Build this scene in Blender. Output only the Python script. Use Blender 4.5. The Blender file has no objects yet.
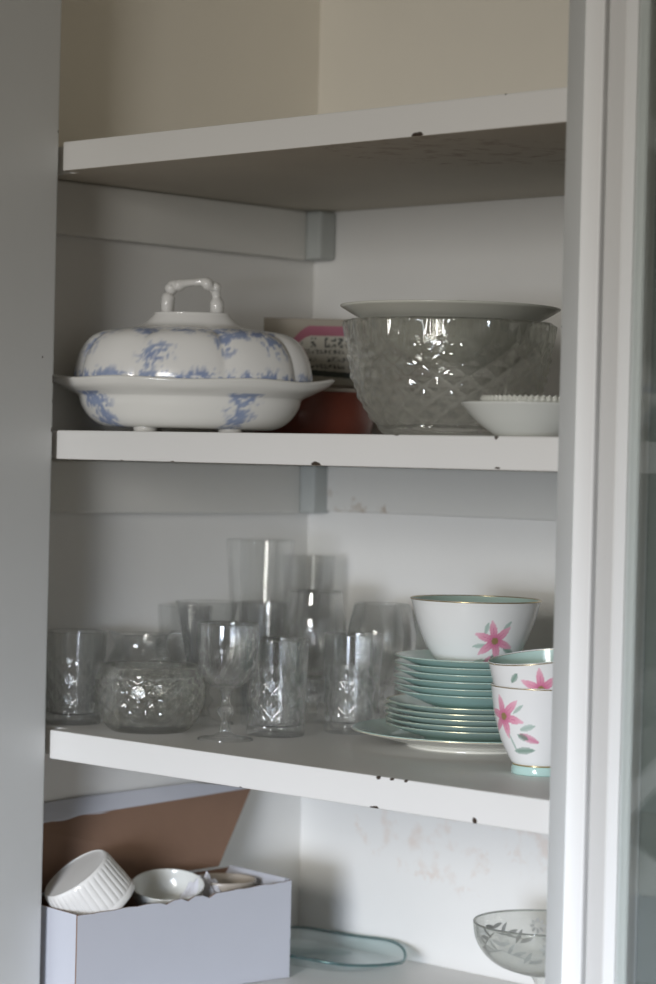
import bpy, math, random
from mathutils import Vector, Matrix, noise
random.seed(4)
PI = math.pi
SC = bpy.context.scene
COL = SC.collection

# ------------------------------------------------------------------ camera
YAW, PITCH, ROLL, FPX = 0.7612, -0.0121, 0.0239, 2492.9
cp = Vector((1.99862, -1.68543, -0.02632))
dv = Vector((-math.sin(YAW)*math.cos(PITCH), math.cos(YAW)*math.cos(PITCH), math.sin(PITCH)))
rv0 = Vector((math.cos(YAW), math.sin(YAW), 0)); uv0 = rv0.cross(dv)
rv = rv0*math.cos(ROLL)+uv0*math.sin(ROLL); uv = -rv0*math.sin(ROLL)+uv0*math.cos(ROLL)
cd = bpy.data.cameras.new('camera'); cam = bpy.data.objects.new('camera', cd); COL.objects.link(cam)
M = Matrix.Identity(4)
for i in range(3):
    M[i][0] = rv[i]; M[i][1] = uv[i]; M[i][2] = -dv[i]; M[i][3] = cp[i]
cam.matrix_world = M
cd.sensor_fit = 'HORIZONTAL'; cd.sensor_width = 24.0; cd.lens = FPX/656*24
cd.clip_start = 0.05; cd.clip_end = 50
cd.dof.use_dof = True; cd.dof.focus_distance = 2.42; cd.dof.aperture_fstop = 4.8
SC.camera = cam

# ------------------------------------------------------------------ light
w = bpy.data.worlds.new('world'); SC.world = w; w.use_nodes = True
w.node_tree.nodes['Background'].inputs[0].default_value = (1.0, 0.90, 0.74, 1)
w.node_tree.nodes['Background'].inputs[1].default_value = 0.13
def area(name, loc, target, sx, sy, power, col):
    l = bpy.data.lights.new(name, 'AREA'); l.shape = 'RECTANGLE'; l.size = sx; l.size_y = sy
    l.energy = power; l.color = col
    o = bpy.data.objects.new(name, l); COL.objects.link(o); o.location = loc
    o.rotation_euler = (Vector(target)-Vector(loc)).to_track_quat('-Z', 'Y').to_euler()
    return o
wl = area('window_daylight', (1.7, -3.7, 0.22), (0.3, 0.2, -1.15), 0.8, 1.15, 13, (1.0, 0.975, 0.93))
wl.data.spread = math.radians(70)
low_fill = area('low_cool_fill', (1.9, -3.4, -0.40), (0.3, 0.2, -1.75), 0.8, 0.7, 20, (0.82, 0.92, 1.10))  # added low cool fill to brighten the bottom compartment, no actual door behind it
low_fill.data.spread = math.radians(53)
SC.view_settings.view_transform = 'Standard'; SC.view_settings.look = 'None'
SC.view_settings.gamma = 1; SC.view_settings.exposure = 0.0; SC.view_settings.use_curve_mapping = False

# ------------------------------------------------------------------ materials
def new_mat(name):
    m = bpy.data.materials.new(name); m.use_nodes = True
    nt = m.node_tree; return m, nt, nt.nodes['Principled BSDF']
def mixc(nt, fac, a, b):
    n = nt.nodes.new('ShaderNodeMix'); n.data_type = 'RGBA'
    for k, v in ((0, fac), (6, a), (7, b)):
        if isinstance(v, (tuple, float, int)): n.inputs[k].default_value = v
        else: nt.links.new(v, n.inputs[k])
    return n.outputs[2]
def ramp(nt, src, lo, hi):
    n = nt.nodes.new('ShaderNodeMapRange'); n.inputs[1].default_value = lo; n.inputs[2].default_value = hi
    nt.links.new(src, n.inputs[0]); return n.outputs[0]
def mth(nt, op, a, b=None):
    n = nt.nodes.new('ShaderNodeMath'); n.operation = op
    for k, v in ((0, a), (1, b)):
        if v is None: continue
        if isinstance(v, (float, int)): n.inputs[k].default_value = v
        else: nt.links.new(v, n.inputs[k])
    return n.outputs[0]
def nz(nt, scale, detail=3, vec=None, stretch=None):
    n = nt.nodes.new('ShaderNodeTexNoise'); n.inputs['Scale'].default_value = scale; n.inputs['Detail'].default_value = detail
    g = nt.nodes.new('ShaderNodeTexCoord'); src = g.outputs['Object']
    if stretch:
        mp = nt.nodes.new('ShaderNodeMapping'); mp.inputs['Scale'].default_value = stretch
        nt.links.new(src, mp.inputs[0]); src = mp.outputs[0]
    nt.links.new(src, n.inputs['Vector']); return n.outputs['Fac']
def spots(nt, pts):
    """max of soft blobs at object-space points (x,y,z,rx,rz)"""
    g = nt.nodes.new('ShaderNodeTexCoord'); out = None
    nn = nt.nodes.new('ShaderNodeTexNoise'); nn.inputs['Scale'].default_value = 150
    nt.links.new(g.outputs['Object'], nn.inputs['Vector'])
    for (x, y, z, rx, rz) in pts:
        mp = nt.nodes.new('ShaderNodeMapping'); mp.vector_type = 'POINT'
        mp.inputs['Scale'].default_value = (1/rx, 1/rx, 1/rz); mp.inputs['Location'].default_value = (-x/rx, -y/rx, -z/rz)
        nt.links.new(g.outputs['Object'], mp.inputs[0])
        ln = nt.nodes.new('ShaderNodeVectorMath'); ln.operation = 'LENGTH'; nt.links.new(mp.outputs[0], ln.inputs[0])
        s = mth(nt, 'ADD', ln.outputs['Value'], mth(nt, 'MULTIPLY', mth(nt, 'SUBTRACT', nn.outputs['Fac'], 0.5), 1.6))
        v = ramp(nt, s, 1.0, 0.7)
        out = v if out is None else mth(nt, 'MAXIMUM', out, v)
    return out
def paint(name, col, rough=0.45, chips=None, stains=None, var=0.06, brush=(1, 1, 1)):
    m, nt, b = new_mat(name)
    c2 = tuple(c*(1-var) for c in col)+(1,)
    base = mixc(nt, nz(nt, 7, 4), col+(1,), c2)
    if stains:
        pts, scol, k = stains
        mk = mth(nt, 'MULTIPLY', mth(nt, 'MULTIPLY', spots(nt, pts), ramp(nt, nz(nt, 45, 4), 0.5, 0.68)), k)
        base = mixc(nt, mk, base, scol+(1,))
    if chips:
        base = mixc(nt, spots(nt, chips), base, (0.05, 0.035, 0.025, 1))
    nt.links.new(base, b.inputs['Base Color']); b.inputs['Roughness'].default_value = rough
    bp = nt.nodes.new('ShaderNodeBump'); bp.inputs['Strength'].default_value = 0.12; bp.inputs['Distance'].default_value = 0.0015
    nt.links.new(nz(nt, 60, 4, stretch=brush), bp.inputs['Height']); nt.links.new(bp.outputs[0], b.inputs['Normal'])
    return m
def plain(name, col, rough=0.4, metal=0.0, var=0.05, bump=0.0, coat=0.0, scale=30):
    m, nt, b = new_mat(name)
    base = mixc(nt, nz(nt, scale, 4), tuple(col)+(1,), tuple(c*(1-var) for c in col)+(1,))
    nt.links.new(base, b.inputs['Base Color']); b.inputs['Roughness'].default_value = rough; b.inputs['Metallic'].default_value = metal
    b.inputs['Coat Weight'].default_value = coat
    if bump:
        bp = nt.nodes.new('ShaderNodeBump'); bp.inputs['Strength'].default_value = bump; bp.inputs['Distance'].default_value = 0.001
        nt.links.new(nz(nt, scale*3, 3), bp.inputs['Height']); nt.links.new(bp.outputs[0], b.inputs['Normal'])
    return m
def vcol(name, rough=0.15, coat=0.3):
    m, nt, b = new_mat(name)
    a = nt.nodes.new('ShaderNodeAttribute'); a.attribute_name = 'Col'
    mp = mixc(nt, mth(nt, 'MULTIPLY', nz(nt, 40, 2), 0.08), a.outputs['Color'], (0.55, 0.55, 0.5, 1))
    nt.links.new(mp, b.inputs['Base Color']); b.inputs['Roughness'].default_value = rough; b.inputs['Coat Weight'].default_value = coat
    return m
def glass(name, clear=0.55, tint=(1, 1, 1), rough=0.02, frost=0.0, gloss=1.0, f0=0.045):
    m, nt, b = new_mat(name); nt.nodes.remove(b)
    out = nt.nodes['Material Output']
    tr = nt.nodes.new('ShaderNodeBsdfTransparent'); tr.inputs[0].default_value = tuple(tint)+(1,)
    gl = nt.nodes.new('ShaderNodeBsdfGlass'); gl.inputs['Color'].default_value = tuple(tint)+(1,); gl.inputs['IOR'].default_value = 1.5
    gl.inputs['Roughness'].default_value = rough
    gs = nt.nodes.new('ShaderNodeBsdfGlossy'); gs.inputs['Roughness'].default_value = 0.03
    ge = nt.nodes.new('ShaderNodeNewGeometry'); dt = nt.nodes.new('ShaderNodeVectorMath'); dt.operation = 'DOT_PRODUCT'
    nt.links.new(ge.outputs['Incoming'], dt.inputs[0]); nt.links.new(ge.outputs['Normal'], dt.inputs[1])
    cs = mth(nt, 'SUBTRACT', 1.0, mth(nt, 'ABSOLUTE', dt.outputs['Value']))
    fres = mth(nt, 'ADD', mth(nt, 'MULTIPLY', mth(nt, 'POWER', cs, 5.0), 0.94), f0)
    m1 = nt.nodes.new('ShaderNodeMixShader')
    nt.links.new(mth(nt, 'MULTIPLY', fres, gloss), m1.inputs[0]); nt.links.new(tr.outputs[0], m1.inputs[1]); nt.links.new(gs.outputs[0], m1.inputs[2])
    m2 = nt.nodes.new('ShaderNodeMixShader'); m2.inputs[0].default_value = clear
    nt.links.new(gl.outputs[0], m2.inputs[1]); nt.links.new(m1.outputs[0], m2.inputs[2])
    sh = m2.outputs[0]
    # faint wheel-cut / wash haze so the glass has body
    df = nt.nodes.new('ShaderNodeBsdfDiffuse'); df.inputs[0].default_value = (0.75, 0.78, 0.78, 1)
    m3 = nt.nodes.new('ShaderNodeMixShader')
    nt.links.new(mth(nt, 'ADD', mth(nt, 'MULTIPLY', nz(nt, 30, 3), 0.04), frost), m3.inputs[0])
    nt.links.new(sh, m3.inputs[1]); nt.links.new(df.outputs[0], m3.inputs[2])
    nt.links.new(m3.outputs[0], out.inputs['Surface'])
    return m

Z1, Z2, Z3, Z4 = 0.30, 0.0, -0.3127, -0.5967
TH = 0.0302; XL = -0.0758; XR = 0.725; D = 0.4586
WHITE = (0.80, 0.79, 0.76)
back_stains = ([(0.10, D, -0.44, .09, .05), (0.16, D, -0.47, .06, .04), (0.24, D, -0.40, .10, .03), (0.30, D, -0.43, .06, .05)], (0.62, 0.46, 0.36), 0.35)
cleat_stain = ([(0.0, D, -0.085, .07, .014), (-0.02, D, -0.07, .03, .03)], (0.42, 0.33, 0.24), 0.8)
m_in = paint('interior_white_paint', WHITE, 0.5, stains=back_stains)
m_in2 = paint('interior_cream_paint', (0.90, 0.86, 0.77), 0.55, var=0.08)
m_cleat = paint('cleat_paint', (0.72, 0.71, 0.67), 0.5)
m_cleat_b = paint('back_cleat_paint', (0.74, 0.73, 0.69), 0.5, stains=cleat_stain)
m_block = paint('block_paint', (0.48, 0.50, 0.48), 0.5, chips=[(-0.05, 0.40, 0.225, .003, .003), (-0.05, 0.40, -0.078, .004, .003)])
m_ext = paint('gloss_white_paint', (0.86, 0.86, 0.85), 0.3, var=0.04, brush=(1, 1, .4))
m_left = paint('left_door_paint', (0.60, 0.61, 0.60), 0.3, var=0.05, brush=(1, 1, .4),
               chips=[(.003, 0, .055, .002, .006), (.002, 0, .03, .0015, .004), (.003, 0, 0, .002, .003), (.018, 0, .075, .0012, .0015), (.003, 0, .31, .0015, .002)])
m_under = paint('shelf_paint', (0.79, 0.785, 0.76), 0.42, var=0.05, brush=(.4, 3, 3))
m_dull = paint('brownish_shelf_underside', (0.56, 0.52, 0.44), 0.6, var=0.16, brush=(.3, 3, 3),  # shelf undersides: darker and browner than the other faces, plus brown stains
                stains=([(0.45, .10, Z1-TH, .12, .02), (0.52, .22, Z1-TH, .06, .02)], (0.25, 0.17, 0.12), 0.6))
m_wall = paint('room_wall_paint', (0.13, 0.145, 0.13), 0.7)
m_floor = plain('floor_boards', (0.25, 0.16, 0.09), 0.5, var=0.4, scale=6)
m_rust = plain('rusty_hinge', (0.55, 0.35, 0.26), 0.6, var=0.3)
m_steel = plain('painted_hinge', (0.62, 0.62, 0.62), 0.4)
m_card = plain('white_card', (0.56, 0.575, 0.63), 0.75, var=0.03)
m_brown = plain('brown_card', (0.25, 0.15, 0.10), 0.9, var=0.12, bump=0.3)
m_china = plain('white_china', (0.82, 0.81, 0.78), 0.15, coat=0.4, var=0.03)
m_cream = plain('cream_china', (0.64, 0.64, 0.57), 0.2, coat=0.3, var=0.05)
m_greywhite = plain('grey_white_china', (0.74, 0.75, 0.71), 0.2, coat=0.3, var=0.04)
m_gold = plain('gilt', (0.62, 0.50, 0.28), 0.25, metal=0.85)
m_vc = vcol('painted_china'); m_vl = vcol('printed_paper', 0.55, 0.0)
m_red = plain('red_brown_glaze', (0.20, 0.045, 0.025), 0.3, coat=0.2, var=0.2)
m_dark = plain('dark_brown_wood', (0.035, 0.022, 0.018), 0.35)
m_tan = plain('tan_glaze', (0.45, 0.40, 0.34), 0.3)
m_paper = plain('tissue_paper', (0.66, 0.66, 0.70), 0.8, var=0.1)
g_cut = glass('cut_glass', 0.62, (0.992, 0.995, 0.99), 0.01, 0.0, f0=0.12)
g_heavy = glass('heavy_cut_glass', 0.50, (0.96, 0.96, 0.94), 0.02, 0.004, f0=0.16)
g_thin = glass('thin_glass', 0.93, (0.993, 0.996, 0.992), 0.02, 0.004)
g_blue = glass('blue_green_glass', 0.92, (0.90, 0.95, 0.955), 0.03, 0.03)
g_edge = glass('blue_green_glass_edge', 0.3, (0.25, 0.48, 0.48), 0.05, 0.03)
g_pane = glass('window_pane_glass', 0.95, (0.96, 0.985, 0.975), 0.0, 0.0, gloss=1.0)
g_grey = glass('grey_comport_glass', 0.84, (0.935, 0.94, 0.925), 0.12, 0.012)
m_etch = plain('etched_flower', (0.50, 0.51, 0.50), 0.7)
g_rim = glass('grey_glass_rim', 0.6, (0.78, 0.79, 0.77), 0.05, 0.05)

# ------------------------------------------------------------------ helpers
def link(name, me, mat, parent=None):
    o = bpy.data.objects.new(name, me); COL.objects.link(o)
    if mat is not None:
        for mm in (mat if isinstance(mat, list) else [mat]): me.materials.append(mm)
    if parent is not None: o.parent = parent
    return o
def mesh(vs, fs, smooth=False, cols=None):
    me = bpy.data.meshes.new('mesh'); me.from_pydata([tuple(v) for v in vs], [], fs); me.update()
    if smooth: me.polygons.foreach_set('use_smooth', [True]*len(me.polygons))
    if cols:
        ca = me.color_attributes.new('Col', 'FLOAT_COLOR', 'POINT')
        ca.data.foreach_set('color', [x for c in cols for x in (c[0], c[1], c[2], 1.0)])
    return me
def box_me(x0, x1, y0, y1, z0, z1, bev=0.0):
    import bmesh
    bm = bmesh.new(); bmesh.ops.create_cube(bm, size=1)
    for v in bm.verts: v.co = Vector(((x0+x1)/2+v.co.x*(x1-x0), (y0+y1)/2+v.co.y*(y1-y0), (z0+z1)/2+v.co.z*(z1-z0)))
    if bev: bmesh.ops.bevel(bm, geom=bm.edges[:], offset=bev, segments=2, affect='EDGES', profile=0.6)
    me = bpy.data.meshes.new('mesh'); bm.to_mesh(me); bm.free(); return me
def prism_me(poly, z0, z1, bev=0.0):
    import bmesh
    n = len(poly); bm = bmesh.new()
    a = [bm.verts.new((x, y, z0)) for x, y in poly]; b = [bm.verts.new((x, y, z1)) for x, y in poly]
    bm.faces.new(a[::-1]); bm.faces.new(b)
    for i in range(n): bm.faces.new((a[i], a[(i+1) % n], b[(i+1) % n], b[i]))
    bmesh.ops.recalc_face_normals(bm, faces=bm.faces[:])
    if bev: bmesh.ops.bevel(bm, geom=bm.edges[:], offset=bev, segments=2, affect='EDGES', profile=0.6)
    me = bpy.data.meshes.new('mesh'); bm.to_mesh(me); bm.free(); return me
def cr(pts, n):
    """Catmull-Rom through pts; a point given twice makes a corner"""
    P = [Vector((p[0], p[1], 0)) for p in pts]; out = []
    tot = len(P)-1
    for i in range(tot):
        p0 = P[max(i-1, 0)]; p1 = P[i]; p2 = P[i+1]; p3 = P[min(i+2, tot)]
        if (p2-p1).length < 1e-7: continue
        for k in range(n):
            t = k/n
            q = 0.5*((2*p1)+(p2-p0)*t+(2*p0-5*p1+4*p2-p3)*t*t+(3*p1-p0-3*p2+p3)*t**3)
            out.append((max(q.x, 0), q.y))
    out.append((P[-1].x, P[-1].y)); return out
def lathe(prof, seg=96, disp=None, col=None, sx=1, sy=1, shape=None):
    vs, fs, cols, rings = [], [], [], []
    for k, (r, z) in enumerate(prof):
        if r < 1e-6:
            rings.append([len(vs)]); vs.append((0, 0, z)); 
            if col: cols.append(col(0, 0, z, k))
            continue
        ring = []
        for s in range(seg):
            a = 2*PI*s/seg
            rr = r + (disp(a, r, z, k) if disp else 0)
            x, y, zz = rr*math.cos(a)*sx, rr*math.sin(a)*sy, z
            if shape: x, y, zz = shape(x, y, zz, a, r, k)
            ring.append(len(vs)); vs.append((x, y, zz))
            if col: cols.append(col(a, r, z, k))
        rings.append(ring)
    for A, B in zip(rings, rings[1:]):
        if len(A) == 1 and len(B) == 1: continue
        if len(A) == 1: fs += [(A[0], B[(s+1) % seg], B[s]) for s in range(seg)]
        elif len(B) == 1: fs += [(A[s], A[(s+1) % seg], B[0]) for s in range(seg)]
        else: fs += [(A[s], A[(s+1) % seg], B[(s+1) % seg], B[s]) for s in range(seg)]
    return mesh(vs, fs, True, cols or None)
def tube(path, rad, seg=10, closed=False, radf=None):
    n = len(path); P = [Vector(p) for p in path]; vs, fs = [], []
    up = Vector((0, 0, 1)); 
    for i, p in enumerate(P):
        t = (P[(i+1) % n]-P[i-1]) if closed else (P[min(i+1, n-1)]-P[max(i-1, 0)])
        t.normalize(); a = t.cross(Vector((0.13, 0.27, 0.95)))
        if a.length < 0.2: a = t.cross(Vector((0, 1, 0.1)))
        a.normalize(); b = t.cross(a); rr = radf(i/(n-1)) if radf else rad
        for s in range(seg):
            an = 2*PI*s/seg; vs.append(p+a*math.cos(an)*rr+b*math.sin(an)*rr)
    for i in range(n if closed else n-1):
        j = (i+1) % n
        for s in range(seg): fs.append((i*seg+s, i*seg+(s+1) % seg, j*seg+(s+1) % seg, j*seg+s))
    if not closed: fs += [tuple(range(seg))[::-1], tuple(range((n-1)*seg, n*seg))]
    return mesh(vs, fs, True)
def ringpath(r, z, n=72, sx=1, sy=1): return [(r*math.cos(2*PI*i/n)*sx, r*math.sin(2*PI*i/n)*sy, z) for i in range(n)]
def thing(name, label, cat, loc=(0, 0, 0), rz=YAW, group=None):
    o = bpy.data.objects.new(name, None); COL.objects.link(o); o.empty_display_size = .02
    o.location = loc; o.rotation_euler = (0, 0, rz); o['label'] = label; o['category'] = cat
    if group: o['group'] = group
    return o
def tag(o, label, cat, group=None):
    o['label'] = label; o['category'] = cat
    if group: o['group'] = group
    return o
def copy_tree(o, parent=None):
    c = o.copy(); COL.objects.link(c); c.parent = parent
    for ch in [x for x in list(bpy.data.objects) if x.parent == o and x != c]: copy_tree(ch, c)
    return c

# ------------------------------------------------------------------ room
def struct(name, me, mat):
    o = link(name, me, mat); o['kind'] = 'structure'; return o
struct('floor', box_me(-2.2, 4.5, -4.6, 0.9, -1.66, -1.6), m_floor)
struct('wall_right', box_me(XR+0.021, 4.5, 0.02, 0.12, -1.6, 1.3), m_wall)
struct('wall_left', box_me(-2.2, XL-0.021, 0.02, 0.12, -1.6, 1.3), m_wall)

# ------------------------------------------------------------------ cupboard
cup = thing('built_in_cupboard', 'white painted built-in cupboard with open glazed doors and crockery shelves', 'cupboard', (0, 0, 0), 0)
ZB, ZT = -1.6, 0.75
link('side_panel', box_me(XL-0.02, XL, 0.02, D, ZB, 0.29), m_in, cup)
link('side_panel', box_me(XL-0.02, XL, 0.02, D, 0.29, ZT), m_in2, cup)
link('side_panel', box_me(XR, XR+0.02, 0.02, D, ZB, ZT), m_in, cup)
link('back_panel', box_me(XL-0.02, XR+0.02, D, D+0.02, ZB, 0.29), m_in, cup)
link('back_panel', box_me(XL-0.02, XR+0.02, D, D+0.02, 0.29, ZT), m_in2, cup)
link('top_panel', box_me(XL-0.02, XR+0.02, 0.0, D+0.02, ZT, ZT+0.02), m_in2, cup)
m_edges = {}
chips = {
 'a': [(0.494, 0, Z1-TH+.001, .008, .0032), (0.488, 0, Z1-TH, .003, .002), (0.596, 0, Z1, .0018, .0015)],
 'b': [(0.375, 0, -TH+.001, .008, .0032), (0.178, 0, -TH, .004, .0016), (0.103, 0, -TH, .003, .0012), (0.477, 0, 0, .004, .0015), (0.595, 0, -.001, .003, .003), (0.597, 0, -TH+.002, .004, .0012)],
 'c': [(0.465, 0, Z3-.001, .0035, .0025), (0.482, 0, Z3-.001, .003, .002), (0.499, 0, Z3-.001, .0025, .0015), (0.461, 0, Z3-TH+.0005, .006, .002), (0.581, 0, Z3-TH+.002, .0032, .0035), (0.286, 0, Z3-TH, .003, .0015)],
 'd': [(0.3, 0, Z4, .003, .002)]}
for key, z in zip('abcd', (Z1, Z2, Z3, Z4)):
    mm = paint('shelf_paint_'+key, (0.79, 0.785, 0.765), 0.42, chips=chips[key], var=0.05, brush=(.4, 3, 3))
    poly = [(0, 0), (0.668, 0), (0.668, 0.024), (XR-.001, 0.024), (XR-.001, D-.001), (XL+.001, D-.001), (XL+.001, 0.024), (0, 0.024)]
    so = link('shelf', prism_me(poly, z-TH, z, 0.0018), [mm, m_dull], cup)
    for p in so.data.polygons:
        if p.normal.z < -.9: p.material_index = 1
for z in (Z1, Z2):
    zt = z-TH-.0005
    link('side_cleat', box_me(XL, XL+0.014, 0.026, D-0.028, zt-0.058, zt, .003), m_cleat, cup)
    link('corner_block', box_me(XL, XL+0.036, D-0.028, D-0.001, zt-0.057, zt, .004), m_block, cup)
zt = Z2-TH-.0005
link('back_cleat', box_me(XL+0.036, XR-.001, D-0.008, D, zt-0.054, zt, .003), m_cleat_b, cup)
zt = Z3-TH-.0005
# frame
link('stile', box_me(XL-0.09, -0.034, -0.004, 0.0215, ZB, ZT, .002), m_ext, cup)
link('stile', box_me(0.676, 0.6982, 0.006, 0.0235, ZB, ZT, .002), m_ext, cup)
link('stile', box_me(0.7052, 0.7452, 0.021, 0.0265, ZB, ZT, .001), m_ext, cup)
link('stile_hinge', box_me(0.6980, 0.7050, 0.005, 0.014, -0.535-.016, -0.535+.010, .001), m_rust, cup)
link('frame_bead', prism_me([(0.6765, -0.015), (0.678, 0.0065), (0.661, 0.0065)], ZB, ZT), m_left, cup)

def door(hinge, ang, name_label, mats, width=0.36, sgn=1, S=0.078):
    """door local: x along the door from the hinge, y = thickness (0 inner face)"""
    e = bpy.data.objects.new('door', None); COL.objects.link(e); e.parent = cup
    e.location = (hinge[0], hinge[1], 0); e.rotation_euler = (0, 0, ang); e['label'] = name_label
    t = 0.022*sgn; y0, y1 = min(0, t), max(0, t)
    zb, ztp = -1.15, 0.70
    link('door_stile', box_me(0.002, S, y0, y1, zb, ztp, .0025), mats, e)
    link('door_stile', box_me(width-S, width, y0, y1, zb, ztp, .0025), mats, e)
    link('door_rail', box_me(S, width-S, y0, y1, ztp-.09, ztp, .002), mats, e)
    link('door_rail', box_me(S, width-S, y0, y1, zb, zb+.12, .002), mats, e)
    gy = t*0.5
    link('glass_pane', box_me(S-.004, width-S+.004, gy-.0015, gy+.0015, zb+.118, ztp-.088), g_pane, e)
    # glazing bead (sloped) round the inner face
    yb = gy-(.0015*sgn)
    for (xa, xb) in ((S, S+.002), (width-S, width-S-.002)):
        p = [(xa, 0.001*sgn), (xb, yb), (xa, yb)]
        link('glazing_bead', prism_me(p, zb+.12, ztp-.09), mats, e)
    return e
# right door: opened far back, we look at its inner face and the shelves mirrored in the pane
dr = door((0.7064, 0.0), math.radians(-30), 'glazed right door folded back, shelves reflected in its pane', m_ext, sgn=1, S=.041)
for z in (0.42, -1.0):
    h = link('hinge', box_me(-0.006, 0.0, -0.002, 0.006, z-.012, z+.012, .001), m_steel, dr)
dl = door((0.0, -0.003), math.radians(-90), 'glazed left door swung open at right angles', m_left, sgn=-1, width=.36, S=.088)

# ------------------------------------------------------------------ colour functions for painted china
def fbm(x, y, z, s, o=3):
    v, a, t = 0, 1, 0
    for i in range(o):
        v += a*noise.noise(Vector((x*s, y*s, z*s+i*7.3))); t += a; a *= .55; s *= 2.1
    return v/t
def mixv(a, b, t):
    t = max(0, min(1, t)); return tuple(a[i]*(1-t)+b[i]*t for i in range(3))
def sstep(a, b, x):
    t = max(0, min(1, (x-a)/(b-a))); return t*t*(3-2*t)
PK, PKD, GR, GRD, BR = (0.80, 0.36, 0.48), (0.62, 0.12, 0.27), (0.33, 0.47, 0.40), (0.10, 0.24, 0.17), (0.30, 0.20, 0.08)
CHW = (0.86, 0.86, 0.84); MINT = (0.54, 0.73, 0.68)
def star(c, u, v, R, rot=0.0, n=6):
    r = math.hypot(u, v)
    if r > R: return c
    ph = math.atan2(v, u)+rot
    k = 1-abs(((ph*n/(2*PI)) % 1)-.5)*2; k = 1-k
    edge = R*(0.34+0.66*k**1.25)
    if r < edge:
        t = r/R
        c = mixv(PKD, PK, sstep(.05, .55, t)*(0.55+0.45*k)+.1)
        c = mixv(c, (0.9, 0.66, 0.72), .45*sstep(.6, 1, t))
        if r < R*.16: c = BR
        elif k > .93 and t < .6: c = mixv(c, PKD, .7)
    return c
def leaf(c, u, v, uc, vc, L, W, ang, col):
    du, dv_ = u-uc, v-vc; a = du*math.cos(ang)+dv_*math.sin(ang); b = -du*math.sin(ang)+dv_*math.cos(ang)
    if abs(a) < L and abs(b) < W*(1-(a/L)**2): c = mixv(col, c, .15+.35*abs(b)/W)
    return c

# ------------------------------------------------------------------ tureen
tr = thing('vegetable_tureen', 'white lidded tureen with blue floral transfer print and looped handle', 'tureen', (0.0395, 0.1525, 0.0015))
BL = (0.12, 0.19, 0.42)
def blue(c, x, y, z, mask):
    if mask <= 0: return c
    n = fbm(x, y, z, 85)*.7+fbm(x, y, z, 240, 2)*.55
    m = sstep(-.27+.40*(1-mask), .0+.40*(1-mask), n)
    return mixv(c, mixv(BL, (0.25, 0.33, 0.52), .5+1.1*fbm(x+3, y, z, 60)), m*.85*min(1, mask*1.6))
def ang_d(a, b):
    return abs((a-b+PI) % (2*PI)-PI)
def base_col(a, r, z, k):
    c = (0.83, 0.82, 0.78)
    x, y = math.cos(a)*r, math.sin(a)*r
    if z < 0.042 and z > .002 and r > .3:
        m = 0
        for ca, wd in ((-1.05, .24), (-2.55, .30), (.8, .25), (2.2, .25)):
            m = max(m, (1-ang_d(a, ca)/wd)*1.25)
        c = blue(c, x*.13, y*.13, z, min(1, m))
    return c
# base: oval body with flared, gently scalloped rim drawn out to handles at both ends
SXB, SYB = 0.133, 0.083
bp_ = cr([(0, .004), (.5, .004), (.68, .005), (.80, .013), (.875, .026), (.90, .036), (.93, .0395), (1.04, .047), (1.085, .0545), (1.085, .0545), (1.06, .0565), (.98, .0525), (.90, .047), (.86, .038), (.80, .022), (.60, .010), (0, .009)], 5)
def base_shape(x, y, z, a, r, k):
    X, Y = x*SXB, y*SYB
    e = sstep(.93, 1.09, r)
    h = max(0, abs(math.cos(a)))**14
    X *= 1+.075*h*e; z += e*(.0035*h + .0012*math.cos(6*a))
    return X, Y, z
base = link('base', lathe(bp_, 220, None, base_col, shape=base_shape), m_vc, tr)
for sx_ in (-.045, .045):
    for sy_ in (-.03, .03):
        link('foot', lathe(cr([(0, -.0012), (.011, -.001), (.013, .002), (.012, .007), (0, .009)], 3), 20, shape=lambda x, y, z, a, r, k, sx_=sx_, sy_=sy_: (x+sx_, y+sy_, z)), m_china, base)
# lid
LX, LY = 0.128, 0.077
lp = cr([(1.0, .0555), (1.005, .060), (.985, .074), (.945, .088), (.87, .1005), (.76, .1075), (.62, .1105), (.50, .112), (.40, .1165), (.335, .124), (.315, .1275), (.315, .1275), (.28, .129), (0, .1295)], 5)
def lid_shape(x, y, z, a, r, k):
    lob = abs(math.cos(4*a+.35)); f = sstep(.36, .75, r)*(1-.0*r)
    m = 1-.030*(1-lob)**2.0*f*1.3
    ex = 1.0
    t = sstep(.62, .40, r)
    return x*LX*m+.003*f, y*(LY*(1-.25*t)+0)*m, z-.004*(1-lob)**2*f
def lid_col(a, r, z, k):
    c = (0.84, 0.83, 0.80)
    x, y = math.cos(a)*r*.12, math.sin(a)*r*.08
    m = sstep(.0725, .058, z)*.95                         # lace along the rim
    m = max(m, .62*sstep(.100, .108, z)*sstep(.1135, .110, z)+0)
    for ca, wd in ((-1.87, .20), (-.72, .22), (-2.75, .22), (-1.25, .12), (.3, .3), (1.4, .3), (2.4, .3)):
        cz = .080 if wd == .20 else .096
        q = math.hypot(ang_d(a, ca)/(wd*1.25), (z-cz)/.024)
        m = max(m, 1.15*(1-q))
    q = math.hypot(ang_d(a, -1.0)/.5, (z-.104)/.008); m = max(m, 1.2*(1-q))
    if r < .5: m = 0
    return blue(c, x, y, z, min(1, m))
lid = link('lid', lathe(lp, 300, None, lid_col, shape=lid_shape), m_vc, tr)
hp = []
for i in range(41):
    t = i/40; 
    a = PI*(1-t); ex = 4.5
    cx_, sx_ = math.cos(a), math.sin(a)
    X = .0265*math.copysign(abs(cx_)**(2/ex), cx_); Z = .1265+.034*abs(sx_)**(2/ex)
    hp.append((X, 0.0025*math.sin(t*9), Z+.0018*math.sin(t*26)))
link('handle', tube(hp, .0055, 12, radf=lambda t: .0052+.0014*math.sin(t*34)+.0012*abs(2*t-1)), m_china, lid)

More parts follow.
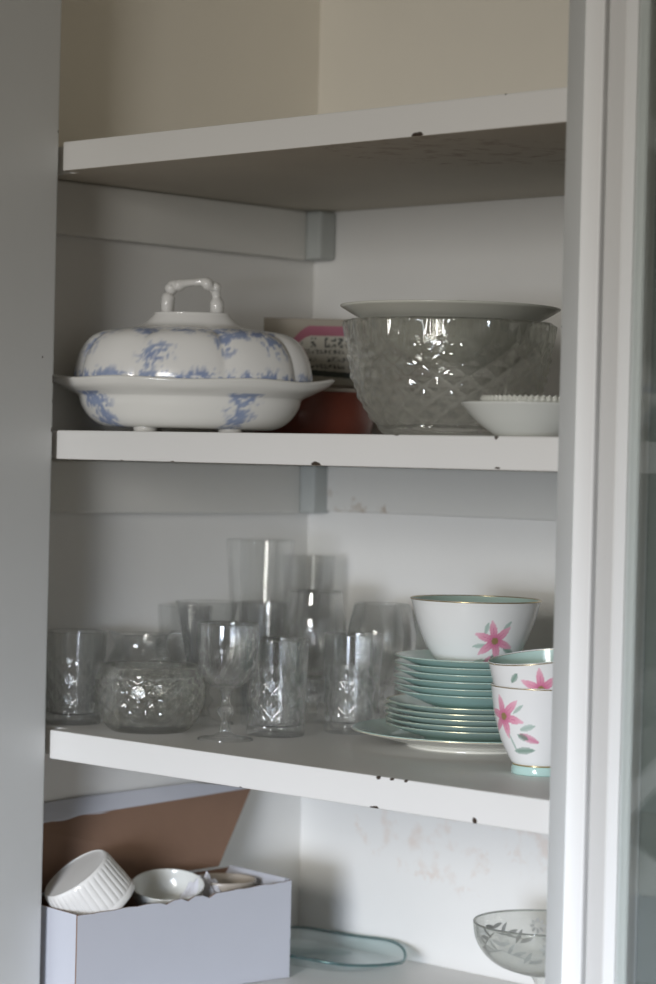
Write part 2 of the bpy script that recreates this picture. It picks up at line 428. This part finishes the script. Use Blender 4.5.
# ------------------------------------------------------------------ red-brown dish and printed packet behind the tureen
o = thing('baking_dish', 'dark red-brown glazed dish in the corner beneath a printed packet', 'dish', (0.022, 0.360, 0))
link('bowl', lathe(cr([(0, 0), (.060, 0), (.060, 0), (.066, .004), (.071, .025), (.073, .050), (.071, .052), (.068, .048), (.064, .01), (0, .008)], 4), 72), m_red, o)
link('lid', lathe(cr([(.0735, .0522), (.0735, .0522), (.0735, .055), (.06, .0565), (0, .057)], 3), 72), m_tan, o)
def label_col(u, v):
    """u 0..1 across, v 0..1 up"""
    c = (0.33, 0.29, 0.23)
    arch = .90-1.9*max(0, abs(u-.60)-.16)**1.7*2.2
    inn = arch-.15
    if .12 < u < .95:
        if inn < v < arch and v > .3: c = (0.33, 0.075, 0.13)
        elif v <= inn:
            c = (0.50, 0.48, 0.42)
    def glyph(uu, vv, seed, cw):
        i = int(uu/cw); fu = uu/cw-i; rnd = random.Random(seed*131+i)
        if rnd.random() < .14 or fu > .78: return False
        bits = [rnd.random() < .55 for _ in range(15)]
        bits[rnd.randrange(3)*1] = True
        return bits[min(4, int(vv*5))*3+min(2, int(fu/.78*3))]
    rows = [(inn-.17, .14, .062, 1), (.485, .065, .040, 2), (.37, .07, .045, 3), (.27, .06, .040, 4)]
    for (v0, h, cw, sd) in rows:
        if v0 < v < v0+h and .2 < u < .9 and glyph(u, (v-v0)/h, sd, cw): c = (0.03, 0.035, 0.035)
    rb = .17-.10*(u-.4)
    if .30 < u < .82 and rb < v < rb+.085: c = (0.03, 0.045, 0.035)
    if v < .035 or v > .985: c = (0.25, 0.20, 0.16)
    return c
tin = thing('printed_packet', 'small printed packet with pink arched band and black lettering in the corner', 'packet', (0.024, 0.365, 0.0585))
W_, H_, T_ = .124, .077, .036
nu, nv = 190, 110; vs, fs, cs = [], [], []
for j in range(nv+1):
    for i in range(nu+1):
        vs.append((-W_/2+W_*i/nu, -T_/2-.0003, H_*j/nv)); cs.append(label_col(i/nu, j/nv))
for j in range(nv):
    for i in range(nu):
        q = j*(nu+1)+i; fs.append((q, q+1, q+nu+2, q+nu+1))
link('carton', box_me(-W_/2, W_/2, -T_/2, T_/2, 0, H_, .0015), m_tan, tin)
link('label', mesh(vs, fs, False, cs), m_vl, tin)

# ------------------------------------------------------------------ cut glass helper
def diamonds(n, kz, depth, z0, z1, width=.34, outer=None, twist=1.0):
    def f(a, r, z, k):
        if outer is not None and k > outer: return 0
        m = sstep(z0, z0+.004, z)*sstep(z1, z1-.004, z)
        if m <= 0: return 0
        u = a*n/(2*PI); v = (z-z0)*kz
        g1 = abs(((u+v) % 1)-.5)*2; g2 = abs(((u-v*twist) % 1)-.5)*2
        g = max(max(0, 1-(1-g1)/(width*2.2)), max(0, 1-(1-g2)/(width*2.2)))
        return -depth*g*m
    return f
def wall_profile(outer_pts, t, foot_t, n=5):
    """outer silhouette (r,z) bottom->rim, inner wall offset t, inside floor at foot_t"""
    o_ = cr(outer_pts, n); rim = o_[-1]
    inner = [(max(r-t, .0005), z) for r, z in reversed(o_) if z > foot_t+.001]
    prof = [(0, o_[0][1])]+o_+[(rim[0]-t*.5, rim[1]+t*.35)]+inner+[(inner[-1][0]*.85, foot_t), (0, foot_t)]
    return prof, len(o_)

# large cut glass bowl with cream bowl in it
o = thing('cut_glass_bowl', 'large cut-glass bowl with a cream bowl set inside it', 'bowl', (0.384, 0.178, 0))
pf, no = wall_profile([(.050, .0), (.060, .001), (.071, .010), (.086, .030), (.0970, .055), (.1025, .085), (.1045, .112)], .0055, .010, 12)
def bigcut(a, r, z, k, no=no):
    if k > no: return .0018*math.cos(16*a)*sstep(.09, .112, z)
    d = diamonds(20, 50, .0040, .008, .094, .45)(a, r, z, k)
    fan = -.0016*abs(math.sin(28*a))*sstep(.082, .090, z)
    return d+fan+.0018*math.cos(16*a)*sstep(.09, .112, z)
link('bowl', lathe(pf, 336, bigcut), g_heavy, o)
o = thing('cream_bowl', 'wide-rimmed cream china bowl nested in the large cut-glass bowl', 'bowl', (0.384, 0.178, 0.069))
pf = cr([(0, 0), (.034, 0), (.034, 0), (.036, .003), (.050, .012), (.068, .030), (.080, .043), (.094, .050), (.1085, .0585), (.1085, .0585), (.107, .060), (.090, .0545), (.076, .047), (.064, .030), (.045, .013), (0, .007)], 5)
link('body', lathe(pf, 128), m_cream, o)
o = thing('wooden_stopper', 'small dark brown round knob poking above the cream bowl rim', 'stopper', (0.352, 0.231, 0.120))
link('knob', lathe(cr([(0, .020), (.0, .020), (.006, .0195), (.0085, .014), (.0075, .008), (.0045, .005), (.0045, .005), (.006, -.01), (0, -.012)][::-1], 4), 32), m_dark, o)
# right-hand small dishes
o = thing('cream_dish', 'small plain cream dish at the shelf front beside the large cut-glass bowl', 'dish', (0.560, 0.095, 0.0))
pf = cr([(0, 0), (.032, 0), (.032, 0), (.036, .002), (.052, .014), (.066, .0295), (.0655, .031), (.064, .030), (.050, .017), (.034, .006), (0, .005)], 5)
link('body', lathe(pf, 96), m_greywhite, o)
o = thing('beaded_dish', 'small cream dish with a beaded rim stacked in the plain cream dish', 'dish', (0.563, 0.098, 0.0095))
pf = cr([(0, 0), (.026, 0), (.026, 0), (.040, .009), (.052, .0225), (.0515, .0265), (.050, .0265), (.038, .012), (.024, .004), (0, .004)], 5)
link('body', lathe(pf, 240, lambda a, r, z, k: .0011*math.cos(60*a)*sstep(.018, .024, z),
     shape=lambda x, y, z, a, r, k: (x, y, z+.0010*math.cos(60*a)*sstep(.020, .0255, z))), m_cream, o)
# second glass bowl + cream dish behind the stile
o = thing('cut_glass_bowl', 'second cut-glass bowl standing behind, half hidden by the right stile', 'bowl', (0.492, 0.352, 0))
pf, no = wall_profile([(.040, 0), (.046, .001), (.055, .012), (.066, .035), (.074, .06), (.078, .088)], .005, .009, 9)
link('bowl', lathe(pf, 256, diamonds(12, 40, .004, .008, .076, .3, no)), g_heavy, o)
o = thing('cream_bowl', 'smaller cream china bowl resting in the second cut-glass bowl behind', 'bowl', (0.492, 0.352, 0.056))
pf = cr([(0, 0), (.028, 0), (.028, 0), (.040, .012), (.056, .032), (.066, .046), (.082, .058), (.081, .060), (.065, .050), (.052, .034), (.036, .014), (0, .006)], 5)
link('body', lathe(pf, 96), m_cream, o)

# ------------------------------------------------------------------ shelf three: glassware
def tumbler(x, y, h, rb, rt, label, cut=(.10, .72), n=12, kz=42, mat=None, rz=0.0, swirl=1.0, t=.0026, depth=.0026, name='cut_glass_tumbler'):
    o = thing(name, label, 'glass', (x, y, Z3), rz, 'cut and plain glasses on the middle shelf')
    pts = [(rb*.90, 0), (rb*.97, .0008), (rb, .004)]
    for i in range(1, 9):
        q = i/8; pts.append((rb+(rt-rb)*q, .004+(h-.004)*q))
    pf, no = wall_profile(pts, t, h*.10, 7)
    f = diamonds(n, kz, depth, h*cut[0], h*cut[1], .36, no, swirl) if cut else None
    link('body', lathe(pf, 240 if cut else 64, f), mat or g_cut, o); return o
def goblet(x, y, h, rf, hs, bowl, label, cut=None, n=10, kz=40, mat=None, knop=True, depth=.0016, rz=0.0):
    """rf foot radius, hs stem height, bowl = [(r, z-rel-to-hs)...]"""
    o = thing('stemmed_glass', label, 'glass', (x, y, Z3), rz, 'cut and plain glasses on the middle shelf')
    mat = mat or g_cut
    link('foot', lathe(cr([(0, 0), (rf*.95, 0), (rf, .001), (rf*.97, .002), (rf*.5, .004), (.006, .008), (0, .0085)], 4), 64), mat, o)
    st = [(0, .0087), (.006, .0087), (.0048, .014), (.0042, hs*.38)]
    if knop: st += [(.0085, hs*.52), (.0085, hs*.60), (.0045, hs*.72)]
    st += [(.0045, hs*.86), (.0075, hs-.0008), (0, hs-.0006)]
    link('stem', lathe(cr(st, 4), 10), mat, o)
    oo = [(r, hs+z) for r, z in bowl]
    pf, no = wall_profile(oo, .0015, hs+.004, 7)
    f = diamonds(n, kz, depth, hs+cut[0], hs+cut[1], .36, no) if cut else None
    link('bowl', lathe(pf, 180 if cut else 64, f), mat, o); return o
tumbler(-0.038, 0.064, .098, .030, .0345, 'cut-glass tumbler at the far left, half hidden by the left door', n=11, kz=46)
# low cut bowl
o = thing('cut_glass_sugar_bowl', 'low round cut-glass bowl in front of the small glass jug', 'bowl', (0.063, 0.082, Z3), 0.3)
pf, no = wall_profile([(.036, 0), (.040, .001), (.050, .010), (.0575, .026), (.0595, .044), (.0565, .060), (.0545, .068)], .004, .007, 9)
link('body', lathe(pf, 300, diamonds(20, 62, .0032, .004, .060, .42, no)), g_heavy, o)
# jug
o = thing('cut_glass_jug', 'small round-bellied glass jug with curved handle at left', 'jug', (-0.028, 0.150, Z3), YAW)
pf, no = wall_profile([(.024, 0), (.027, .001), (.034, .016), (.0385, .038), (.0375, .058), (.033, .070), (.0285, .080), (.029, .090), (.030, .093)], .002, .006, 7)
def jug_shape(x, y, z, a, r, k):
    s = sstep(.080, .093, z)*max(0, math.cos(a-PI))**6
    return x-.005*s, y, z+.002*s
link('body', lathe(pf, 200, diamonds(12, 46, .0022, .006, .055, .36, no), shape=jug_shape), g_cut, o)
link('handle', tube([(.029, 0, .088), (.036, 0, .095), (.045, 0, .094), (.051, 0, .085), (.052, 0, .072), (.047, 0, .060), (.0365, 0, .048)], .0035, 12), g_cut, o)
tumbler(-0.034, 0.222, .122, .024, .031, 'plain flared tumbler standing behind the glass jug', cut=None, mat=g_thin)
goblet(0.047, 0.178, .132, .030, .045, [(.006, 0), (.014, .006), (.021, .020), (.026, .045), (.0315, .075), (.0345, .087)],
       'wide flaring stemmed glass behind the low cut bowl', cut=(.004, .05), n=9, kz=32, mat=g_thin)
goblet(0.171, 0.089, .119, .028, .052, [(.006, 0), (.017, .004), (.026, .014), (.0305, .030), (.0320, .048), (.0322, .067)],
       'small cut-glass wine glass with knopped stem at the shelf front', cut=(.003, .042), n=10, kz=44)
tumbler(0.171, 0.162, .100, .0305, .0335, 'straight cut-glass tumbler just right of the knopped wine glass', cut=(.06, .74), n=10, kz=38)
tumbler(0.088, 0.224, .132, .023, .0275, 'plain straight glass behind the front cut tumbler', cut=None, mat=g_thin)
tumbler(0.004, 0.300, .196, .024, .0385, 'tallest glass, a plain flaring beaker at the back', cut=(.02, .40), n=8, kz=11, mat=g_thin, depth=.0012)
tumbler(-0.016, 0.400, .176, .023, .031, 'second tall plain beaker near the back corner', cut=None, mat=g_thin)
goblet(0.091, 0.302, .143, .029, .045, [(.006, 0), (.018, .005), (.029, .020), (.034, .042), (.034, .064), (.0305, .084), (.029, .098)],
       'rounded stemmed glass left of the brandy glass, behind the short tumbler', cut=(.004, .06), n=12, kz=30)
tumbler(0.195, 0.252, .104, .0295, .0315, 'short cut-glass tumbler beside the mint plates', cut=(.05, .70), n=9, kz=36, depth=.0026)
goblet(0.151, 0.345, .131, .030, .040, [(.006, 0), (.020, .006), (.032, .022), (.0375, .042), (.0375, .060), (.0335, .080), (.031, .091)],
       'round brandy glass behind the short cut tumbler', cut=(.003, .045), n=12, kz=34)
tumbler(0.134, 0.418, .122, .021, .0245, 'narrow glass at the back beside the mint bowl', cut=(.04, .5), n=10, kz=30, mat=g_cut)

# ------------------------------------------------------------------ mint and white china
PX, PY = 0.3585, 0.2585
def mintwhite(under):
    def f(a, r, z, k): return under
    return f
# dinner plate
o = thing('dinner_plate', 'largest plate, mint with cream underside, at the bottom of the stack', 'plate', (PX, PY, Z3))
pf = cr([(0, .002), (.062, .002), (.064, 0), (.067, 0), (.069, .003), (.088, .0075), (.121, .0155), (.1215, .0165), (.120, .0175), (.088, .0105), (.072, .006), (0, .005)], 5)
ncut = 7*5+2
link('body', lathe(pf, 128, None, lambda a, r, z, k: ((0.78, 0.77, 0.70) if k < ncut else MINT)), m_vc, o)
link('gilt_rim', tube(ringpath(.1213, .0168), .0007, 6, True), m_gold, o)
def side_plate():
    o = thing('side_plate', '', 'plate', (PX, PY, Z3+.0062), YAW, 'mint side plates')
    pf = cr([(0, .001), (.044, .001), (.046, 0), (.048, .0005), (.055, .0045), (.070, .0090), (.0885, .0155), (.089, .0162), (.088, .0168), (.070, .0108), (.055, .0065), (.045, .0040), (0, .0040)], 5)
    link('body', lathe(pf, 112, None, lambda a, r, z, k: MINT if k > 30 else (0.70, 0.82, 0.78)), m_vc, o)
    link('gilt_rim', tube(ringpath(.0888, .0165), .0007, 6, True), m_gold, o)
    return o
def saucer():
    o = thing('saucer', '', 'saucer', (PX, PY, Z3+.036), YAW, 'mint saucers')
    pf = cr([(0, .001), (.026, .001), (.027, 0), (.029, .0005), (.040, .0045), (.058, .0118), (.0795, .0205), (.081, .0213), (.0800, .0221), (.058, .0140), (.040, .0070), (.030, .0040), (0, .0040)], 5)
    link('body', lathe(pf, 112, None, lambda a, r, z, k: MINT if k > 30 else (0.62, 0.82, 0.78)), m_vc, o)
    link('gilt_rim', tube(ringpath(.0808, .0217), .0007, 6, True), m_gold, o)
    return o
sp = side_plate()
names = ['lowest of the five mint side plates, directly on the dinner plate', 'second mint side plate up from the dinner plate',
         'middle one of the five mint side plates', 'fourth mint side plate up from the dinner plate', 'topmost mint side plate, directly under the saucers']
for i in range(5):
    q = sp if i == 0 else copy_tree(sp)
    q.location.z = Z3+.0062+.0058*i; q.location.x = PX+.0008*math.sin(i*2.2); q.location.y = PY+.0008*math.cos(i*3.1)
    q['label'] = names[i]
sc_ = saucer()
names = ['lowest mint saucer, resting on the side plates', 'second mint saucer above the side plates', 'third mint saucer above the side plates',
         'third mint saucer below the flowered bowl', 'second mint saucer below the flowered bowl', 'topmost mint saucer, holding the flowered bowl']
for i in range(6):
    q = sc_ if i == 0 else copy_tree(sc_)
    q.location.z = Z3+.0352+.0070*i; q.location.x = PX+.001*math.sin(i*1.7+1); q.location.y = PY+.001*math.cos(i*2.3)
    q['label'] = names[i]
# bowl
def front_uv(a, r, z):
    return ang_s(a, -PI/2)*max(r, .02), z
def ang_s(a, b): return (a-b+PI) % (2*PI)-PI
BWL = cr([(0, .002), (.026, .002), (.027, 0), (.029, 0), (.030, .003), (.038, .010), (.0505, .030), (.0595, .052), (.0660, .0745), (.0667, .0753), (.0660, .0758), (.0640, .072), (.0575, .052), (.0482, .030), (.035, .011), (.025, .006), (0, .005)], 22)
nout = max(i for i, p in enumerate(BWL) if p[1] >= .0753)
def bowl_col(a, r, z, k):
    if k >= nout : return MINT
    u, v = front_uv(a, r, z)
    c = CHW
    if abs(u) < .06:
        c = leaf(c, u, v, .034, .026, .010, .0035, -.5, GRD); c = leaf(c, u, v, .002, .032, .008, .0025, .1, GR)
        c = leaf(c, u, v, .008, .050, .007, .0025, 1.3, GR); c = leaf(c, u, v, .030, .052, .007, .0025, .8, GR)
        c = leaf(c, u, v, .012, .018, .008, .003, .5, PKD); c = leaf(c, u, v, .002, .016, .007, .002, .2, GR)
        c = leaf(c, u, v, .022, .014, .008, .0026, .3, GR); c = leaf(c, u, v, .016, .021, .006, .0022, .9, GRD)
        c = star(c, u-.017, v-.037, .0225, .35)
    return c
o = thing('china_bowl', 'white bowl with pink flower and mint interior, on top of the saucers', 'bowl', (PX, PY, Z3+.0352+.0070*5+.0041))
link('body', lathe(BWL, 420, None, bowl_col), m_vc, o)
link('gilt_rim', tube(ringpath(.0664, .0757), .0008, 6, True), m_gold, o)
# cups
CUP = cr([(0, .004), (.018, .003), (.022, .001), (.0245, 0), (.0265, .001), (.0262, .006), (.0245, .009), (.0245, .009), (.0285, .014), (.0370, .032), (.0428, .052), (.0455, .068), (.0470, .081), (.0472, .0818), (.0465, .0822), (.0443, .068), (.0414, .052), (.0355, .032), (.025, .0125), (0, .011)], 20)
ncup = max(i for i, p in enumerate(CUP) if p[1] >= .0817)
def cup_col(kind):
    def f(a, r, z, k):
        if k >= ncup: return MINT
        if z < .0085: return (0.50, 0.72, 0.68)
        u, v = front_uv(a, r, z); c = (0.87, 0.87, 0.86)
        if kind == 0:     # lower cup: flower at left edge, bud and leaves lower right of it
            c = star(c, (u+.043)*.9, v-.055, .022, .2)
            c = leaf(c, u, v, -.016, .046, .008, .003, .3, GR); c = leaf(c, u, v, -.026, .063, .007, .002, .7, GR)
            c = leaf(c, u, v, -.014, .036, .011, .0036, -.35, PKD); c = leaf(c, u, v, -.020, .037, .006, .003, -.35, GRD)
            c = leaf(c, u, v, -.018, .024, .011, .0035, .1, GRD); c = leaf(c, u, v, -.030, .030, .012, .0012, -1.0, GR)
        else:
            c = star(c, u+.004, v-.058, .021, .5); c = leaf(c, u, v, -.029, .070, .006, .003, .9, GRD); c = leaf(c, u, v, -.030, .055, .006, .002, .2, GR)
        return c
    return f
CX, CY = 0.541, 0.140
def teacup(kind, label, loc):
    o = thing('teacup', label, 'cup', loc)
    b = link('body', lathe(CUP, 360, None, cup_col(kind)), m_vc, o)
    link('gilt_rim', tube(ringpath(.0470, .0820), .0006, 6, True), m_gold, o)
    link('gilt_foot_line', tube(ringpath(.0249, .0088), .0008, 6, True), m_gold, o)
    link('handle', tube([(.041, .008, .066), (.052, .014, .072), (.064, .020, .066), (.066, .021, .052), (.058, .017, .038), (.0365, .008, .033)], .0026, 10), m_china, o)
    return o
teacup(0, 'lower white flowered teacup standing on its mint foot', (CX, CY, Z3))
t2 = teacup(1, 'upper white flowered teacup tilted inside the lower one', (CX+.0066*.7236-.0030*.69, CY+.0066*.69+.0030*.7236, Z3+.0275))
t2.rotation_euler = (math.radians(3), math.radians(-7), YAW)

# ------------------------------------------------------------------ bottom shelf: cardboard box
BX0, BY0 = 0.0485, 0.002
ANG = math.radians(-7.0); TP = .012
H = .108; LB = .282; WB = .108
bx = thing('cardboard_box', 'open white cardboard box with brown inside and raised torn lid', 'box', (BX0, BY0, Z4), ANG)
def slab(name, pts, th, nrm, mats, parent, cut=None):
    """a card sheet: polygon pts (3D), thickness th along nrm; front = mats[0], back = mats[1], edges = mats[1]"""
    n = len(pts); nv_ = Vector(nrm)*th
    vs = [Vector(p) for p in pts]+[Vector(p)+nv_ for p in pts]
    fs = [tuple(range(n))[::-1], tuple(range(n, 2*n))]+[(i, (i+1) % n, (i+1) % n+n, i+n) for i in range(n)]
    me = mesh(vs, fs); o = link(name, me, mats, parent)
    me.polygons[0].material_index = 0; me.polygons[1].material_index = 1
    for p in me.polygons[2:]: p.material_index = 1
    return o
CM = [m_card, m_brown]; t_ = .0028
# long side facing right (x = 0), torn top edge
rn = random.Random(3)
top = [(0, 0, H-TP)]
for i in range(1, 30):
    q = i/30; top.append((0, LB*q, H-TP*(1-q)-.0012*rn.random()-(.0035 if 9 < i < 19 and i % 3 == 0 else 0)))
top.append((0, LB, H))
slab('side_panel', [(0, 0, 0.0005)]+top+[(0, LB, 0.0005)], t_, (-1, 0, 0), CM, bx)
slab('front_panel', [(-WB, -.0005, .0005), (-.0015, -.0005, .0005), (-.0015, -.0005, H-TP+.0005), (-WB, -.0005, H-TP+.0005)], t_, (0, 1, 0), CM, bx)
slab('rear_panel', [(-WB, LB, .0005), (-.003, LB, .0005), (-.003, LB, H+.001), (-WB, LB, H+.001)], t_, (0, -1, 0), [m_card, m_card], bx)
slab('rear_flap', [(-WB+.002, LB-.004, H+.0012), (-.004, LB-.004, H+.0012), (-.004, LB-.014, H-.012), (-WB+.002, LB-.014, H-.012)], .0015, (0, -.8, .6), [m_card, m_card], bx)
slab('side_panel', [(-WB, LB, .0005), (-WB, 0, .0005), (-WB, 0, H-TP), (-WB, LB, H)], t_, (1, 0, 0), CM, bx)
slab('bottom_panel', [(-WB, 0, .0005), (-WB, LB, .0005), (-.003, LB, .0005), (-.003, 0, .0005)], t_, (0, 0, 1), [m_card, m_brown], bx)
Ri = Matrix.Rotation(-ANG, 3, 'Z')
def L(x, y, z): v = Ri@Vector((x-BX0, y-BY0, z-Z4)); return v
lidp = [L(-.056, -.001, -.496), L(-.026, .275, -.487), L(-.052, .350, -.4065), L(-.058, .20, -.4135), L(-.061, .10, -.4175), L(-.0635, .02, -.4245), L(-.064, .0, -.426)]
vs = list(lidp)
n0 = len(lidp)
me = mesh([Vector(p) for p in lidp]+[Vector(p)+Vector((-.0028, 0, 0.0)) for p in lidp],
          [tuple(range(n0))[::-1], tuple(range(n0, 2*n0))]+[(i, (i+1) % n0, (i+1) % n0+n0, i+n0) for i in range(n0)])
lo = link('lid_flap', me, [m_brown, m_card], bx)
for p in me.polygons[1:]: p.material_index = 1
me.polygons[0].material_index = 0
# tuck flap folded back towards the wall, showing its white face, torn edge
tk = [L(-.064, .0, -.4255), L(-.0635, .02, -.424), L(-.0625, .05, -.4205), L(-.0615, .075, -.4215), L(-.061, .10, -.417), L(-.060, .13, -.4185), L(-.0585, .20, -.413), L(-.052, .350, -.406), L(-.066, .27, -.396), L(-.0725, .12, -.399), L(-.0735, .0, -.404)]
n0 = len(tk)
me = mesh([Vector(p) for p in tk]+[Vector(p)+Vector((-.0006, 0, -.0012)) for p in tk],
          [tuple(range(n0)), tuple(range(n0, 2*n0))[::-1]]+[(i, (i+1) % n0, (i+1) % n0+n0, i+n0) for i in range(n0)])
link('tuck_flap', me, m_card, lo)

# ramekins in the box
def ramekin(label, loc, axis, R=.041, hh=.046):
    o = thing('ramekin', label, 'ramekin', loc, 0)
    o.rotation_euler = Vector(axis).normalized().to_track_quat('Z', 'Y').to_euler()
    # z=0 opening, z=hh base (upside down): +z is the base normal
    pf = cr([(0, hh-.001), (R*.80, hh-.001), (R*.84, hh), (R*.88, hh-.001), (R*.90, hh-.004), (R*.93, hh*.6), (R*.985, .008), (R*1.01, .006), (R*1.02, .003), (R*1.0, 0), (R*.97, .0), (R*.93, .008), (R*.86, hh*.6), (R*.80, hh-.008), (0, hh-.006)], 5)
    link('body', lathe(pf[::-1], 288, lambda a, r, z, k: .0011*abs(math.sin(18*a))**.5*sstep(.007, .010, z)*sstep(hh-.001, hh-.006, z)*(1 if r > R*.885 and k > 25 else 0)), m_china, o)
    return o
ramekin('white ribbed ramekin upturned and tilted in the box front', (0.010, 0.066, -0.505), (-.20, -.50, .72), .044, .048)
o = thing('china_dish', 'white round dish leaning inside the box behind the ramekins', 'dish', (0.014, 0.160, -0.520), 0)
o.rotation_euler = (math.radians(14), math.radians(6), .4)
link('body', lathe(cr([(0, 0), (.018, 0), (.026, .004), (.036, .016), (.040, .031), (.0385, .032), (.034, .018), (.024, .007), (0, .004)], 5), 80), m_greywhite, o)
o = thing('tan_dish', 'pale tan dish at the rear end of the box', 'dish', (0.022, 0.238, -0.522), 0)
link('body', lathe(cr([(0, 0), (.018, 0), (.028, .006), (.034, .02), (.036, .030), (.034, .031), (.030, .02), (.02, .007), (0, .004)], 5), 72), m_tan, o)
# crumpled tissue
vs, fs = [], []
nn_ = 22
for j in range(nn_+1):
    for i in range(nn_+1):
        u, v = i/nn_-.5, j/nn_-.5
        vs.append((u*.052, v*.048, .028*(1-3.2*(u*u+v*v))+.014*noise.noise(Vector((u*6, v*6, 3)))+.006*abs(noise.noise(Vector((u*14, v*14, 1))))))
for j in range(nn_):
    for i in range(nn_):
        q = j*(nn_+1)+i; fs.append((q, q+1, q+nn_+2, q+nn_+1))
me = mesh(vs, fs, False); o = link('tissue_paper', me, m_paper)
o.location = (0.024, 0.204, -0.515); sm = o.modifiers.new('solid', 'SOLIDIFY'); sm.thickness = .0006
tag(o, 'crumpled grey-white tissue paper packed between two dishes in the white box', 'tissue paper')

# ------------------------------------------------------------------ glass plate and comport
o = thing('glass_plate', 'shallow blue-green glass plate with wavy edge, behind the box', 'plate', (0.046, 0.371, Z4), 0)
GPX, GPY = .115, .078
def gp_shape(x, y, z, a, r, k):
    e = sstep(.4, 1, r)
    wv = 1+.012*math.cos(5*a+.4)*e
    tip = 1-.30*e*max(0, math.cos(a))**5
    return x*GPX*wv, y*GPY*wv*tip, z+.0015*e*math.cos(5*a+.4)-.004*e*max(0, math.cos(a))**3
pf = cr([(0, .001), (.45, .001), (.62, .003), (.85, .011), (1.0, .018), (1.0, .0205), (.85, .0135), (.62, .006), (0, .004)], 6)
link('body', lathe(pf, 160, None, None, shape=gp_shape), g_blue, o)
pth = []
for i in range(160):
    a = 2*PI*i/160; pth.append(gp_shape(math.cos(a)*1.0, math.sin(a)*1.0, .0193, a, 1.0, 0))
link('rim', tube(pth, .0016, 8, True), g_edge, o)
o = thing('glass_comport', 'footed glass comport engraved with flowers, at the bottom right', 'comport', (0.413, 0.313, Z4))
link('foot', lathe(cr([(0, 0), (.036, 0), (.037, .001), (.035, .003), (.015, .007), (.008, .012), (0, .0125)], 5), 64), g_grey, o)
link('stem', lathe(cr([(0, .0127), (.008, .0127), (.0055, .020), (.0065, .040), (.012, .051), (.0118, .0512), (0, .0514)], 5), 12), g_grey, o)
HC = .0518
pf, no = wall_profile([(.010, HC), (.024, HC+.002), (.046, HC+.010), (.061, HC+.022), (.0695, HC+.037), (.072, HC+.053)], .0025, HC+.003, 7)
bo = link('bowl', lathe(pf, 128), g_grey, o)
link('rim', tube(ringpath(.0708, HC+.0533, 96), .0011, 8, True), g_rim, o)
# engraved motif on the far inner wall (thin matt patches following the wall)
def wall_r(z):
    P = [(.022, .002), (.0435, .010), (.0585, .022), (.067, .037), (.0695, .053)]
    z = min(z, .052)
    for (r0, z0), (r1, z1) in zip(P, P[1:]):
        if z <= z1: return r0+(r1-r0)*(z-z0)/(z1-z0)
    return .0655
vs, fs = [], []
def patch(a0, z0, L_, W_2, ang):
    b = len(vs); n = 10
    for i in range(n+1):
        t = i/n*2-1; wd = W_2*(1-t*t)+.0001
        for s in (-1, 1):
            u = t*L_*math.cos(ang)-s*wd*math.sin(ang); v = t*L_*math.sin(ang)+s*wd*math.cos(ang)
            z = z0+v; rr = wall_r(z)-.0006; a = a0-u/rr
            vs.append((rr*math.cos(a), rr*math.sin(a), HC+z))
    for i in range(n): fs.append((b+2*i, b+2*i+1, b+2*i+3, b+2*i+2))
for c0 in (PI/2, PI/2+1.6, PI/2-1.6, -PI/2):
    for k in range(8):
        an = k*PI/4; patch(c0-.0052*math.cos(an)/.06, .038+.0052*math.sin(an), .0030, .0014, an)
    for s in (-1, 1):
        for k in range(5):
            patch(c0+s*(.20+.13*k), .024+.004*k, .0085, .0020, s*.9 if k % 2 else s*.25)
        patch(c0+s*.45, .028, .024, .0008, -s*.25)
link('engraving', mesh(vs, fs, True), m_etch, bo)
